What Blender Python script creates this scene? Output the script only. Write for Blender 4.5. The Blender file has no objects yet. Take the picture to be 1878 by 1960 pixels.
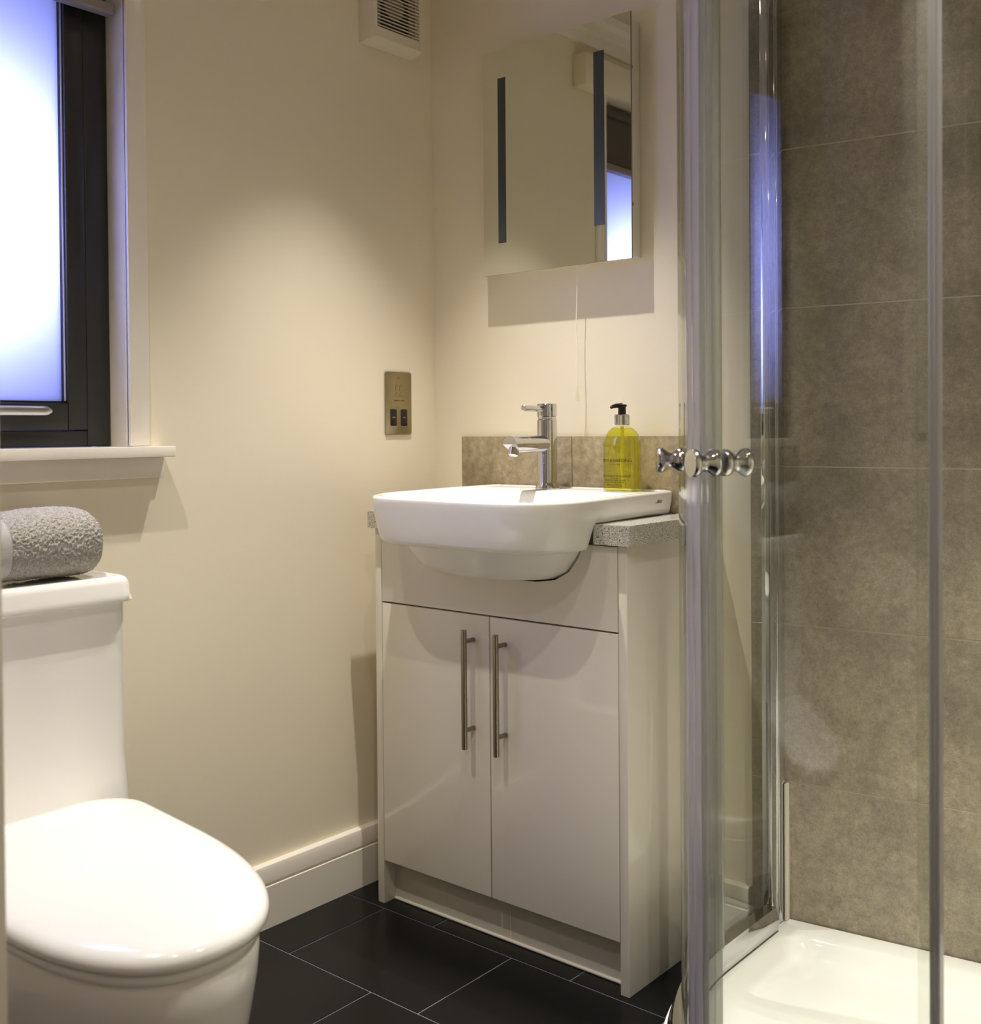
import bpy, bmesh, math, random
from mathutils import Vector, Matrix, noise
random.seed(4)
S = bpy.context.scene
COL = S.collection
R = math.radians

# ------------------------------------------------------------------ camera, world, light, exposure
CAMP = (1.7965, -1.9699, 1.0213); YAW, PITCH, ROLL = .7118, -.014, -.0082
F, CX, CY, W, H = 2104.08, 890.39, 851.99, 1878., 1960.
cd = bpy.data.cameras.new('camera'); cam = bpy.data.objects.new('camera', cd); COL.objects.link(cam)
fx = Vector((-math.sin(YAW), math.cos(YAW), 0)); rt = Vector((math.cos(YAW), math.sin(YAW), 0)); up = Vector((0, 0, 1))
fwd = fx * math.cos(PITCH) + up * math.sin(PITCH); u2 = up * math.cos(PITCH) - fx * math.sin(PITCH)
r3 = rt * math.cos(ROLL) + u2 * math.sin(ROLL); u3 = u2 * math.cos(ROLL) - rt * math.sin(ROLL)
M = Matrix((r3, u3, -fwd)).transposed().to_4x4(); M.translation = CAMP
cam.matrix_world = M
cd.sensor_fit = 'HORIZONTAL'; cd.sensor_width = 36; cd.lens = F * 36 / W
cd.shift_x = (W / 2 - CX) / W; cd.shift_y = (CY - H / 2) / W
cd.clip_start = .02
cd.dof.use_dof = True; cd.dof.focus_distance = 2.1; cd.dof.aperture_fstop = 7
S.camera = cam
S.view_settings.view_transform = 'Standard'; S.view_settings.look = 'None'
S.view_settings.exposure = -.14; S.view_settings.gamma = 1; S.view_settings.use_curve_mapping = False
S.cycles.max_bounces = 14; S.cycles.diffuse_bounces = 6; S.cycles.glossy_bounces = 8
S.cycles.transmission_bounces = 12; S.cycles.transparent_max_bounces = 32
S.cycles.sample_clamp_indirect = 6; S.cycles.use_denoising = True; S.cycles.caustics_reflective = False
wd = bpy.data.worlds.new('dusk'); S.world = wd; wd.use_nodes = True
wd.node_tree.nodes['Background'].inputs[0].default_value = (.22, .28, .9, 1)
wd.node_tree.nodes['Background'].inputs[1].default_value = .3

SPOT_COL = (1, .945, .865)
LAMPS = [(.43, -.42, 110, 69), (.47, -1.28, 80, 80), (1.50, -.60, 220, 66), (1.20, -1.25, 20, 150), (1.22, -1.95, 22, 150)]   # downlights, the last an added fill: x, y, watts, beam angle
CEIL = 2.2
# added lamp close behind the frosted pane, gives its bright bluish centre
la = bpy.data.lights.new('pane_backlight', 'AREA'); la.shape = 'DISK'; la.size = .16; la.energy = 11; la.color = (.34, .38, 1)
lo = bpy.data.objects.new('pane_backlight', la); COL.objects.link(lo)
lo.location = (-.25, -1.13, 1.42); lo.rotation_euler = (0, R(-90), 0)

# ------------------------------------------------------------------ materials
def mat(name):
    m = bpy.data.materials.new(name); m.use_nodes = True
    nt = m.node_tree
    return m, nt, nt.nodes, nt.links
def lin(r, g, b):
    f = lambda c: (c / 255 / 12.92) if c / 255 <= .04045 else ((c / 255 + .055) / 1.055) ** 2.4
    return (f(r), f(g), f(b), 1)
def pbr(name, col, rough=.5, metal=0, spec=.5, coat=0, bump=0, bscale=200, var=0, vscale=6, emit=None, aniso=None):
    m, nt, N, L = mat(name); b = N['Principled BSDF']
    b.inputs['Base Color'].default_value = col; b.inputs['Roughness'].default_value = rough
    b.inputs['Metallic'].default_value = metal; b.inputs['Specular IOR Level'].default_value = spec
    b.inputs['Coat Weight'].default_value = coat; b.inputs['Coat Roughness'].default_value = .03
    tc = N.new('ShaderNodeTexCoord')
    if bump:
        n = N.new('ShaderNodeTexNoise'); n.inputs['Scale'].default_value = bscale; n.inputs['Detail'].default_value = 4
        L.new(tc.outputs['Object'], n.inputs['Vector'])
        bp = N.new('ShaderNodeBump'); bp.inputs['Strength'].default_value = bump; bp.inputs['Distance'].default_value = .002
        L.new(n.outputs['Fac'], bp.inputs['Height']); L.new(bp.outputs['Normal'], b.inputs['Normal'])
    if var:
        n = N.new('ShaderNodeTexNoise'); n.inputs['Scale'].default_value = vscale; n.inputs['Detail'].default_value = 8
        L.new(tc.outputs['Object'], n.inputs['Vector'])
        cr = N.new('ShaderNodeValToRGB')
        cr.color_ramp.elements[0].position = .3; cr.color_ramp.elements[1].position = .7
        cr.color_ramp.elements[0].color = tuple(c * (1 - var) for c in col[:3]) + (1,)
        cr.color_ramp.elements[1].color = tuple(min(1, c * (1 + var)) for c in col[:3]) + (1,)
        L.new(n.outputs['Fac'], cr.inputs['Fac']); L.new(cr.outputs['Color'], b.inputs['Base Color'])
    if emit:
        b.inputs['Emission Color'].default_value = emit[0]; b.inputs['Emission Strength'].default_value = emit[1]
    return m
def schlick(N, L, f0):
    lw = N.new('ShaderNodeLayerWeight'); lw.inputs['Blend'].default_value = .5
    p = N.new('ShaderNodeMath'); p.operation = 'POWER'; p.inputs[1].default_value = 5; L.new(lw.outputs['Facing'], p.inputs[0])
    a = N.new('ShaderNodeMath'); a.operation = 'MULTIPLY_ADD'; a.inputs[1].default_value = 1 - f0; a.inputs[2].default_value = f0
    L.new(p.outputs[0], a.inputs[0]); return a.outputs[0]
def glass(name, tint, f0=.045, rough=0, diff=None, dfac=0, dtrans=False):
    m, nt, N, L = mat(name); N.remove(N['Principled BSDF']); out = N['Material Output']
    t = N.new('ShaderNodeBsdfTransparent'); t.inputs[0].default_value = tint
    g = N.new('ShaderNodeBsdfAnisotropic'); g.inputs['Roughness'].default_value = rough
    body = t.outputs[0]
    if dfac:
        d = N.new('ShaderNodeBsdfTranslucent' if dtrans else 'ShaderNodeBsdfDiffuse'); d.inputs[0].default_value = diff
        mx = N.new('ShaderNodeMixShader'); mx.inputs[0].default_value = dfac
        L.new(body, mx.inputs[1]); L.new(d.outputs[0], mx.inputs[2]); body = mx.outputs[0]
    mx = N.new('ShaderNodeMixShader'); L.new(schlick(N, L, f0), mx.inputs[0])
    L.new(body, mx.inputs[1]); L.new(g.outputs[0], mx.inputs[2]); L.new(mx.outputs[0], out.inputs['Surface'])
    return m

m_wall = pbr('wall_paint', lin(236, 227, 205), .42, spec=.35, bump=.05, bscale=260)
m_ceil = pbr('ceiling_paint', lin(205, 193, 168), .6)
m_trim = pbr('trim_gloss_paint', lin(240, 234, 222), .22, bump=.03, bscale=60)
m_porc = pbr('white_porcelain', lin(243, 241, 236), .06, spec=.55)
m_seat = pbr('white_seat_plastic', lin(247, 246, 243), .12, spec=.5)
m_gloss = pbr('cream_gloss_board', lin(228, 222, 210), .025, spec=.5)
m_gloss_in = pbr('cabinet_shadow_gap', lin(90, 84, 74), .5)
m_kick = pbr('kickboard', lin(200, 194, 182), .25)
m_caulk = pbr('sealant', lin(225, 220, 208), .4)
m_chrome = pbr('chrome', (.62, .62, .63, 1), .04, 1)
m_sat = pbr('satin_nickel', lin(150, 143, 128), .26, 1)
m_plate = pbr('brushed_plate', lin(164, 152, 122), .34, 1, bump=.04, bscale=400)
m_black = pbr('black_plastic', (.006, .006, .006, 1), .3)
m_ink = pbr('black_print', (.012, .012, .008, 1), .6)
m_engr = pbr('engraving', lin(60, 54, 40), .6)
m_dark = pbr('dark_hollow', (.02, .018, .015, 1), .8)
m_frame = pbr('anthracite_frame', lin(40, 41, 39), .38)
m_gask = pbr('black_gasket', (.004, .004, .005, 1), .5)
m_bead_highlight = pbr('bead_highlight', lin(215, 215, 235), .2)
m_alu = pbr('silver_handle', lin(215, 212, 210), .28, 1)
m_blind = pbr('blind_fabric', lin(88, 80, 76), .85, bump=.1, bscale=500)
m_bar = pbr('blind_bar', lin(140, 130, 120), .4)
m_fan = pbr('fan_plastic', lin(226, 218, 202), .4)
m_fan2 = pbr('fan_motor', lin(150, 142, 124), .6)
m_mirror = pbr('mirror_silver', (.80, .815, .735, 1), .0, 1)
m_frost = pbr('frosted_light_strip', lin(62, 67, 66), .3, 0, .4)
m_edge = pbr('mirror_edge', lin(110, 118, 100), .15, spec=.6)
m_body = pbr('mirror_casing', lin(226, 220, 208), .35)
m_cord = pbr('white_cord', lin(248, 244, 234), .5)
m_liquid = glass('yellow_hand_wash', (.90, .88, .29, 1), .04, diff=(.78, .80, .08, 1), dfac=.06)
m_btl = glass('clear_bottle', (.985, .985, .93, 1), .045)
m_tube = glass('dip_tube', (.95, .92, .45, 1), .05, diff=(.95, .9, .35, 1), dfac=.5)
m_glass = glass('shower_glass', (.962, .976, .955, 1), .05)
m_seal = glass('seal_plastic', (.60, .58, .63, 1), .16, rough=.12, diff=(.62, .59, .66, 1), dfac=.62)
m_seal2 = glass('seal_plastic_clear', (.80, .81, .78, 1), .08, rough=.1, diff=(.52, .53, .50, 1), dfac=.28)
m_acryl = pbr('white_acrylic', lin(246, 245, 240), .07, spec=.5)
m_lens = pbr('lit_lens', (1, 1, 1, 1), .5, emit=((1, .88, .68, 1), 30))
m_white = pbr('white_metal', lin(235, 232, 225), .3)
m_towel = pbr('towel_terry', lin(190, 185, 178), .95, spec=.1, bump=1, bscale=700, var=.22, vscale=260)
m_band = pbr('towel_band', lin(186, 183, 178), .8, spec=.2, bump=.5, bscale=500)

def tile_mat(name, base, dark, rough, scale=5):
    m, nt, N, L = mat(name); b = N['Principled BSDF']; tc = N.new('ShaderNodeTexCoord')
    def nz(s, d, r=.6, st=(1, 1, 1)):
        mp = N.new('ShaderNodeMapping'); mp.inputs['Scale'].default_value = st
        L.new(tc.outputs['Object'], mp.inputs['Vector'])
        n = N.new('ShaderNodeTexNoise'); n.inputs['Scale'].default_value = s; n.inputs['Detail'].default_value = d
        n.inputs['Roughness'].default_value = r; L.new(mp.outputs[0], n.inputs['Vector']); return n.outputs['Fac']
    mx = N.new('ShaderNodeMixRGB'); mx.blend_type = 'MIX'; mx.inputs[1].default_value = dark; mx.inputs[2].default_value = base
    cr = N.new('ShaderNodeValToRGB'); cr.color_ramp.elements[0].position = .34; cr.color_ramp.elements[1].position = .62
    L.new(nz(scale, 10, .68), cr.inputs[0]); L.new(cr.outputs[0], mx.inputs[0])
    m2 = N.new('ShaderNodeMixRGB'); m2.blend_type = 'OVERLAY'; m2.inputs[0].default_value = .75
    L.new(mx.outputs[0], m2.inputs[1]); L.new(nz(70, 6, .8), m2.inputs[2])
    m3 = N.new('ShaderNodeMixRGB'); m3.blend_type = 'OVERLAY'; m3.inputs[0].default_value = .55
    L.new(m2.outputs[0], m3.inputs[1]); L.new(nz(420, 3, .7), m3.inputs[2])
    L.new(m3.outputs[0], b.inputs['Base Color']); b.inputs['Roughness'].default_value = rough
    b.inputs['Specular IOR Level'].default_value = .4
    return m
m_tile = tile_mat('stone_effect_tile', lin(172, 161, 142), lin(136, 127, 111), .34)
m_splash = tile_mat('splashback_tile', lin(170, 156, 128), lin(138, 124, 98), .4, 9)
m_grout = pbr('pale_grout', lin(205, 196, 172), .7)
m_fgrout = pbr('floor_grout', lin(128, 126, 140), .7)

def speck_mat(name, base, rough, specks, spec=.5, coat=0):
    """specks: list of (scale, threshold, colour)"""
    m, nt, N, L = mat(name); b = N['Principled BSDF']; tc = N.new('ShaderNodeTexCoord')
    cur = N.new('ShaderNodeRGB'); cur.outputs[0].default_value = base; cur = cur.outputs[0]
    for sc, th, c in specks:
        v = N.new('ShaderNodeTexNoise'); v.inputs['Scale'].default_value = sc; v.inputs['Detail'].default_value = 2
        L.new(tc.outputs['Object'], v.inputs['Vector'])
        lt = N.new('ShaderNodeMath'); lt.operation = 'GREATER_THAN'; lt.inputs[1].default_value = th; L.new(v.outputs['Fac'], lt.inputs[0])
        mx = N.new('ShaderNodeMixRGB'); L.new(lt.outputs[0], mx.inputs[0]); L.new(cur, mx.inputs[1]); mx.inputs[2].default_value = c
        cur = mx.outputs[0]
    L.new(cur, b.inputs['Base Color']); b.inputs['Roughness'].default_value = rough; b.inputs['Specular IOR Level'].default_value = spec
    b.inputs['Coat Weight'].default_value = coat
    return m
m_ftile = speck_mat('black_floor_tile', lin(17, 17, 18), .28, [(900, .70, lin(62, 61, 62)), (1500, .74, lin(50, 49, 49))], spec=.25)
m_quartz = speck_mat('speckled_quartz', lin(214, 211, 202), .2,
                     [(520, .55, lin(160, 156, 145)), (420, .60, lin(98, 94, 86)), (640, .60, lin(240, 238, 230))])

def pane_mat():
    m, nt, N, L = mat('frosted_pane'); N.remove(N['Principled BSDF']); out = N['Material Output']
    t = N.new('ShaderNodeBsdfTranslucent'); t.inputs[0].default_value = (.95, .96, .98, 1)
    g = N.new('ShaderNodeBsdfAnisotropic'); g.inputs['Roughness'].default_value = .02
    mx = N.new('ShaderNodeMixShader'); L.new(schlick(N, L, .045), mx.inputs[0])
    L.new(t.outputs[0], mx.inputs[1]); L.new(g.outputs[0], mx.inputs[2]); L.new(mx.outputs[0], out.inputs['Surface'])
    return m
m_pane = pane_mat()

# ------------------------------------------------------------------ mesh helpers
def box(bm, lo, hi, bev=0, seg=2, mi=0, mtx=None):
    lo, hi = Vector(lo), Vector(hi)
    r = bmesh.ops.create_cube(bm, size=1)
    vs = r['verts']
    for v in vs:
        v.co = Vector(((lo.x + hi.x) / 2 + v.co.x * (hi.x - lo.x), (lo.y + hi.y) / 2 + v.co.y * (hi.y - lo.y), (lo.z + hi.z) / 2 + v.co.z * (hi.z - lo.z)))
    fs = list({f for v in vs for f in v.link_faces})
    for f in fs: f.material_index = mi
    allv = set(vs)
    if bev:
        es = list({e for v in vs for e in v.link_edges})
        rb = bmesh.ops.bevel(bm, geom=es, offset=bev, segments=seg, affect='EDGES', profile=.5)
        allv = set(v for v in rb['verts']) | {v for v in vs if v.is_valid}
        for f in rb['faces']: f.material_index = mi
    if mtx is not None:
        for v in allv: v.co = mtx @ v.co
def loft(bm, rings, cap0=True, cap1=True, mi=0, close=True):
    vr = [[bm.verts.new(p) for p in r] for r in rings]
    n = len(vr[0])
    for a, b in zip(vr, vr[1:]):
        for i in range(n if close else n - 1):
            j = (i + 1) % n
            try:
                f = bm.faces.new((a[i], a[j], b[j], b[i])); f.material_index = mi
            except ValueError: pass
    if cap0: bm.faces.new(list(reversed(vr[0]))).material_index = mi
    if cap1: bm.faces.new(vr[-1]).material_index = mi
    return vr
def circle(c, r, n, ax='z', rot=0):
    out = []
    for i in range(n):
        a = rot + 2 * math.pi * i / n; p, q = r * math.cos(a), r * math.sin(a)
        out.append(Vector({'z': (p, q, 0), 'y': (q, 0, p), 'x': (0, p, q)}[ax]) + Vector(c))
    return out
def lathe(bm, c, prof, n=40, ax='z', mi=0, mtx=None):
    """prof: (radius, offset along the axis)"""
    d = Vector({'z': (0, 0, 1), 'y': (0, 1, 0), 'x': (1, 0, 0)}[ax])
    rings = [circle(Vector(c) + d * o, max(r, 1e-5), n, ax) for r, o in prof]
    if mtx is not None: rings = [[mtx @ p for p in r] for r in rings]
    loft(bm, rings, mi=mi)
def tube(bm, pts, r, n=12, mi=0, cap=True):
    pts = [Vector(p) for p in pts]; rings = []
    nrm = None
    for i, p in enumerate(pts):
        t = (pts[min(i + 1, len(pts) - 1)] - pts[max(i - 1, 0)]).normalized()
        if nrm is None:
            nrm = t.orthogonal().normalized()
        nrm = (nrm - t * nrm.dot(t)).normalized(); b = t.cross(nrm)
        rr = r[i] if isinstance(r, (list, tuple)) else r
        rings.append([p + (nrm * math.cos(2 * math.pi * k / n) + b * math.sin(2 * math.pi * k / n)) * rr for k in range(n)])
    loft(bm, rings, cap, cap, mi)
def prism(bm, poly, d, mi=0):
    """poly: list of 3-D points, d: extrusion vector"""
    d = Vector(d); a = [Vector(p) for p in poly]
    loft(bm, [a, [p + d for p in a]], mi=mi)
def newbm(): return bmesh.new()
def obj(name, bm, mats, parent=None, smooth=35, top=False):
    bmesh.ops.recalc_face_normals(bm, faces=bm.faces[:])
    me = bpy.data.meshes.new(name); bm.to_mesh(me); bm.free()
    for m in (mats if isinstance(mats, (list, tuple)) else [mats]): me.materials.append(m)
    if smooth:
        me.polygons.foreach_set('use_smooth', [True] * len(me.polygons))
        me.set_sharp_from_angle(angle=R(smooth))
    o = bpy.data.objects.new(name, me); COL.objects.link(o)
    if parent is not None:
        o.parent = parent
        if parent.type == 'EMPTY': o.matrix_parent_inverse = Matrix.Translation(-Vector(parent.location))
    elif top:
        xs = [v.co for v in me.vertices]
        c = Vector(((min(p.x for p in xs) + max(p.x for p in xs)) / 2, (min(p.y for p in xs) + max(p.y for p in xs)) / 2, min(p.z for p in xs)))
        me.transform(Matrix.Translation(-c)); o.location = c
    return o
def thing(name, label, cat, loc, group=None):
    o = bpy.data.objects.new(name, None); COL.objects.link(o); o.location = loc; o.empty_display_size = .05
    o['label'] = label; o['category'] = cat
    if group: o['group'] = group
    return o
def tag(o, label, cat, group=None):
    o['label'] = label; o['category'] = cat
    if group: o['group'] = group
    return o
def struct(name, bm, mats, parent=None, smooth=35):
    o = obj(name, bm, mats, parent, smooth)
    if parent is None: o['kind'] = 'structure'
    return o
def text_bm(body, size, place, align='CENTER', depth=.00015, spacing=1.0):
    """text turned into a mesh; place(x, y, h) puts a point of the flat lettering into the scene"""
    c = bpy.data.curves.new('lettering', 'FONT'); c.body = body; c.size = size; c.align_x = align; c.extrude = depth
    c.space_character = spacing; c.resolution_u = 3
    o = bpy.data.objects.new('lettering', c); COL.objects.link(o)
    dg = bpy.context.evaluated_depsgraph_get(); me = bpy.data.meshes.new_from_object(o.evaluated_get(dg))
    bm = bmesh.new(); bm.from_mesh(me)
    for v in bm.verts: v.co = Vector(place(v.co.x, v.co.y, v.co.z))
    bpy.data.objects.remove(o); bpy.data.meshes.remove(me); bpy.data.curves.remove(c)
    return bm
def join_into(dst, src):
    me = bpy.data.meshes.new('tmp'); src.to_mesh(me); src.free(); dst.from_mesh(me); bpy.data.meshes.remove(me)
def rrect(x0, x1, y0, y1, r, n=8):
    """rounded rectangle, r = radii at (x0y0, x1y0, x1y1, x0y1), counter-clockwise from the x0y0 corner"""
    if not isinstance(r, (list, tuple)): r = [r] * 4
    out = []
    for (cx, cy, rr, a0) in ((x0, y0, r[0], 180), (x1, y0, r[1], 270), (x1, y1, r[2], 0), (x0, y1, r[3], 90)):
        sx = 1 if cx == x0 else -1; sy = 1 if cy == y0 else -1
        for i in range(n + 1):
            a = R(a0 + 90 * i / n)
            out.append((cx + sx * rr + rr * math.cos(a), cy + sy * rr + rr * math.sin(a)))
    return out

# ------------------------------------------------------------------ the room
XR, YF = 1.96, -2.35                       # right wall, wall behind the camera
ROT = R(8); TX0 = .826                     # the tiled shower wall starts here and runs back a little
td = Vector((math.cos(ROT), math.sin(ROT), 0)); tn = Vector((math.sin(ROT), -math.cos(ROT), 0))
WY0, WY1, WZ0, WZ1 = -1.352, -.843, .972, 1.985    # window opening in the left wall

bm = newbm()                               # floor: grout bed and tiles
box(bm, (-.12, YF - .1, -.03), (XR + .1, .3, -.0015), mi=1)
def ftile(x0, x1, y0, y1):
    x0, x1 = max(x0, -.1), min(x1, XR + .05)
    if x1 - x0 > .02: box(bm, (x0 + .0016, y0 + .0016, -.0016), (x1 - .0016, y1 - .0016, 0), .0004, 1)
rows = [(-.318, -.045, .272), (-.583, -.318, .134), (-.848, -.583, .018), (-1.113, -.848, .20), (-1.378, -1.113, .09),
        (-1.643, -1.378, .3), (-1.908, -1.643, .15), (-2.4, -1.908, .02), (-.045, .28, .1)]
for y0, y1, ph in rows:
    k = -2
    while ph + k * .345 < XR + .05:
        ftile(ph + k * .345, ph + (k + 1) * .345, y0, y1); k += 1
struct('floor', bm, [m_ftile, m_fgrout], smooth=0)
bm = newbm(); box(bm, (-.12, YF - .1, CEIL), (XR + .1, .3, CEIL + .08))
struct('ceiling', bm, m_ceil, smooth=0)
bm = newbm()
box(bm, (-.12, YF, 0), (0, WY0, CEIL)); box(bm, (-.12, WY1, 0), (0, .1, CEIL))
box(bm, (-.12, WY0, 0), (0, WY1, WZ0)); box(bm, (-.12, WY0, WZ1), (0, WY1, CEIL))
bmesh.ops.remove_doubles(bm, verts=bm.verts[:], dist=1e-5)
struct('wall_left', bm, m_wall, smooth=0)
bm = newbm(); box(bm, (0, 0, 0), (TX0, .1, CEIL)); struct('wall_back', bm, m_wall, smooth=0)
bm = newbm(); box(bm, (XR, YF, 0), (XR + .1, .3, CEIL)); struct('wall_right', bm, m_wall, smooth=0)
bm = newbm(); box(bm, (0, YF - .1, 0), (.99, YF, CEIL)); box(bm, (1.76, YF - .1, 0), (XR, YF, CEIL)); box(bm, (.99, YF - .1, 2.0), (1.76, YF, CEIL))
struct('wall_front', bm, m_wall, smooth=0)
bm = newbm()                               # unseen unlit hall beyond the doorway, added to darken reflections
box(bm, (.4, YF - 1.3, 0), (2.4, YF - 1.2, CEIL)); box(bm, (.3, YF - 1.3, 0), (.4, YF - .1, CEIL)); box(bm, (2.4, YF - 1.3, 0), (2.5, YF - .1, CEIL))
struct('wall_hall', bm, m_wall, smooth=0)
bm = newbm(); box(bm, (.3, YF - 1.3, CEIL), (2.5, YF - .1, CEIL + .08)); struct('ceiling_hall', bm, m_ceil, smooth=0)
bm = newbm(); box(bm, (.3, YF - 1.3, -.03), (2.5, YF - .1, -.0005)); struct('floor_hall', bm, m_ftile, smooth=0)
# tiled shower wall
bm = newbm()
Mt = Matrix((td, -tn, Vector((0, 0, 1)))).transposed().to_4x4(); Mt.translation = Vector((TX0, 0, 0))   # local x along, y into the wall
box(bm, (0, .0012, 0), (1.18, .08, CEIL), mi=1, mtx=Mt)
for k in range(-3, 6):
    z0, z1 = .346 + .3 * (k - 1) , .346 + .3 * k
    z0 = max(z0, 0); z1 = min(z1, CEIL)
    if z1 - z0 < .02: continue
    for s0, s1 in ((0, .6), (.6, 1.18)):
        if k == 1 and s0 == 0:             # a short horizontal groove across this row beside the profile
            box(bm, (0, 0, z0 + .0014), (.14, .006, .4212), .0006, 1, mtx=Mt)
            box(bm, (0, 0, .4236), (.14, .006, z1 - .0014), .0006, 1, mtx=Mt)
            box(bm, (.14, 0, z0 + .0014), (s1 - .001, .006, z1 - .0014), mtx=Mt)
        else:
            box(bm, (s0 + (.001 if s0 else 0), 0, z0 + .0014), (s1 - .001, .006, z1 - .0014), .0006, 1, mtx=Mt)
struct('wall_shower', bm, [m_tile, m_grout], smooth=0)
# skirting boards
def skirt(poly_of, d):
    bm = newbm(); prism(bm, poly_of, d); return bm
prof = [(0, 0), (.019, 0), (.019, .0855), (.0125, .0875), (.0125, .0905), (.0175, .0925), (.0175, .119), (.015, .1275), (.010, .130), (0, .130)]
struct('baseboard_left', skirt([(x + .0005, YF + .001, z + .0005) for x, z in prof], (0, -YF - .002, 0)), m_trim, smooth=20)
struct('baseboard_back', skirt([(.7375, -.0005 - x, z + .0005) for x, z in prof], (TX0 - .7385, 0, 0)), m_trim, smooth=20)
# cornice
bm = newbm()
cp = [(0, 2.115), (.012, 2.115), (.016, 2.14), (.03, 2.15), (.034, 2.17), (.05, 2.18), (.055, 2.1995), (0, 2.1995)]
prism(bm, [(x + .0005, YF + .002, z) for x, z in cp], (0, -YF - .004, 0)); struct('trim_cornice', bm, m_trim)
# boxed lintel over the window (seen in the mirror)
bm = newbm(); box(bm, (.0005, -1.55, 1.985), (.045, -.69, 2.075), .002); struct('trim_lintel', bm, m_wall)

# ------------------------------------------------------------------ window
win = bpy.data.objects.new('window_1', None); COL.objects.link(win); win.location = (-.05, (WY0 + WY1) / 2, WZ0); win['kind'] = 'structure'
FX0, FX1 = -.105, -.05
gy0, gy1, gz0, gz1 = -1.252, -.935, 1.079, 1.905      # the visible pane
def ring_frame(bm, o, i, x0, x1, bev):
    """frame with mitred members: o, i = (y0, y1, z0, z1) outside and inside"""
    box(bm, (x0, o[0], o[2]), (x1, i[0], o[3]), bev); box(bm, (x0, i[1], o[2]), (x1, o[1], o[3]), bev)
    box(bm, (x0, i[0], o[2]), (x1, i[1], i[2]), bev); box(bm, (x0, i[0], i[3]), (x1, i[1], o[3]), bev)
bm = newbm(); ring_frame(bm, (WY0 + .001, WY1 - .001, WZ0 + .0245, WZ1 - .001), (-1.297, -.892, 1.026, 1.935), FX0, FX1, .003)
obj('frame', bm, m_frame, win)
bm = newbm(); ring_frame(bm, (-1.2965, -.8925, 1.0265, 1.9345), (gy0 - .004, gy1 + .004, gz0 - .004, gz1 + .004), -.098, -.0475, .003)
sash = obj('sash', bm, m_frame, win)
bm = newbm(); ring_frame(bm, (gy0 - .004, gy1 + .004, gz0 - .004, gz1 + .004), (gy0, gy1, gz0, gz1), -.075, -.056, 0)
obj('gasket', bm, m_gask, sash)
bm = newbm(); box(bm, (-.062, gy1 + .0004, gz0), (-.054, gy1 + .0034, gz1), .0008); obj('bead_highlight', bm, m_bead_highlight, sash)  # pale bluish strip, paints the bead's highlight along one edge
bm = newbm(); box(bm, (-.072, gy0 - .003, gz0 - .003), (-.064, gy1 + .003, gz1 + .003)); obj('pane', bm, m_pane, win)
# lever handle on the sash
bm = newbm(); box(bm, (-.0475, -1.165, 1.045), (-.037, -1.125, 1.098), .004, 3)
hd = obj('window_handle', bm, m_alu, win)
bm = newbm()
rings = []
for k in range(25):
    t = k / 24; y = -1.160 + .185 * t; sc = min(1, math.sqrt(max(0, 1 - ((t - .93) / .075) ** 2)) if t > .93 else 1) * .98 + .02
    rings.append([(-.026 + .0055 * math.cos(a) * sc, y, 1.0605 + .0085 * math.sin(a) * sc) for a in [2 * math.pi * q / 16 for q in range(16)]])
loft(bm, rings); box(bm, (-.037, -1.152, 1.054), (-.026, -1.138, 1.068), .002)
obj('lever', bm, m_alu, hd)
# window board and casing
bm = newbm()
box(bm, (-.0495, WY0 + .001, WZ0 + .0005), (.0005, WY1 - .001, .9955)); box(bm, (.0005, -1.43, .9755), (.05, -.7705, .9955), .0015, 2)
struct('trim_window_board', bm, m_trim)
bm = newbm(); box(bm, (.0005, -1.42, .936), (.0145, -.7725, .9750), .0015, 2); struct('trim_apron', bm, m_trim)
bm = newbm()
def casing(lo, hi): box(bm, lo, hi, .0012, 2)
casing((.0005, -.840, .996), (.009, -.7985, 2.03)); casing((.0005, -1.398, .996), (.009, -1.356, 2.03)); casing((.0005, -1.356, 1.987), (.009, -.840, 2.03))
struct('trim_casing', bm, m_trim)
bm = newbm()                               # jamb lining in the reveal, a fine bead on its front edge
box(bm, (-.0495, -.8425, .996), (.006, -.8395, 1.985)); box(bm, (.002, -.8425, .996), (.0125, -.8365, 1.985), .002)
struct('trim_reveal', bm, m_trim)
# roller blind
rb = thing('roller_blind', 'dark grey roller blind part lowered over the frosted window', 'blind', (-.02, -1.1, 1.78))
bm = newbm(); box(bm, (-.022, -1.335, 1.80), (-.0205, -.866, 1.968)); obj('fabric', bm, m_blind, rb)
bm = newbm(); box(bm, (-.030, -1.340, 1.786), (-.004, -.852, 1.806), .004, 3); obj('bottom_bar', bm, m_bar, rb)
bm = newbm(); lathe(bm, (-.018, -1.338, 1.962), [(.0, 0), (.014, 0), (.014, .476), (0, .476)], 24, 'y'); obj('roller_tube', bm, m_blind, rb)

# door leaf standing open at the left edge of the view
bm = newbm(); box(bm, (.952, -2.345, .004), (.9875, -1.57, 1.99), .002)
dr = struct('door_1', bm, m_trim)
bm = newbm(); lathe(bm, (.9875, -1.63, 1.0), [(0, 0), (.024, 0), (.024, .006), (.009, .008), (.009, .04), (0, .04)], 24, 'x')
tube(bm, [(1.026, -1.63, 1.0), (1.03, -1.66, 1.0), (1.03, -1.74, 1.0)], .008); obj('door_handle', bm, m_sat, dr)

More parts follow.
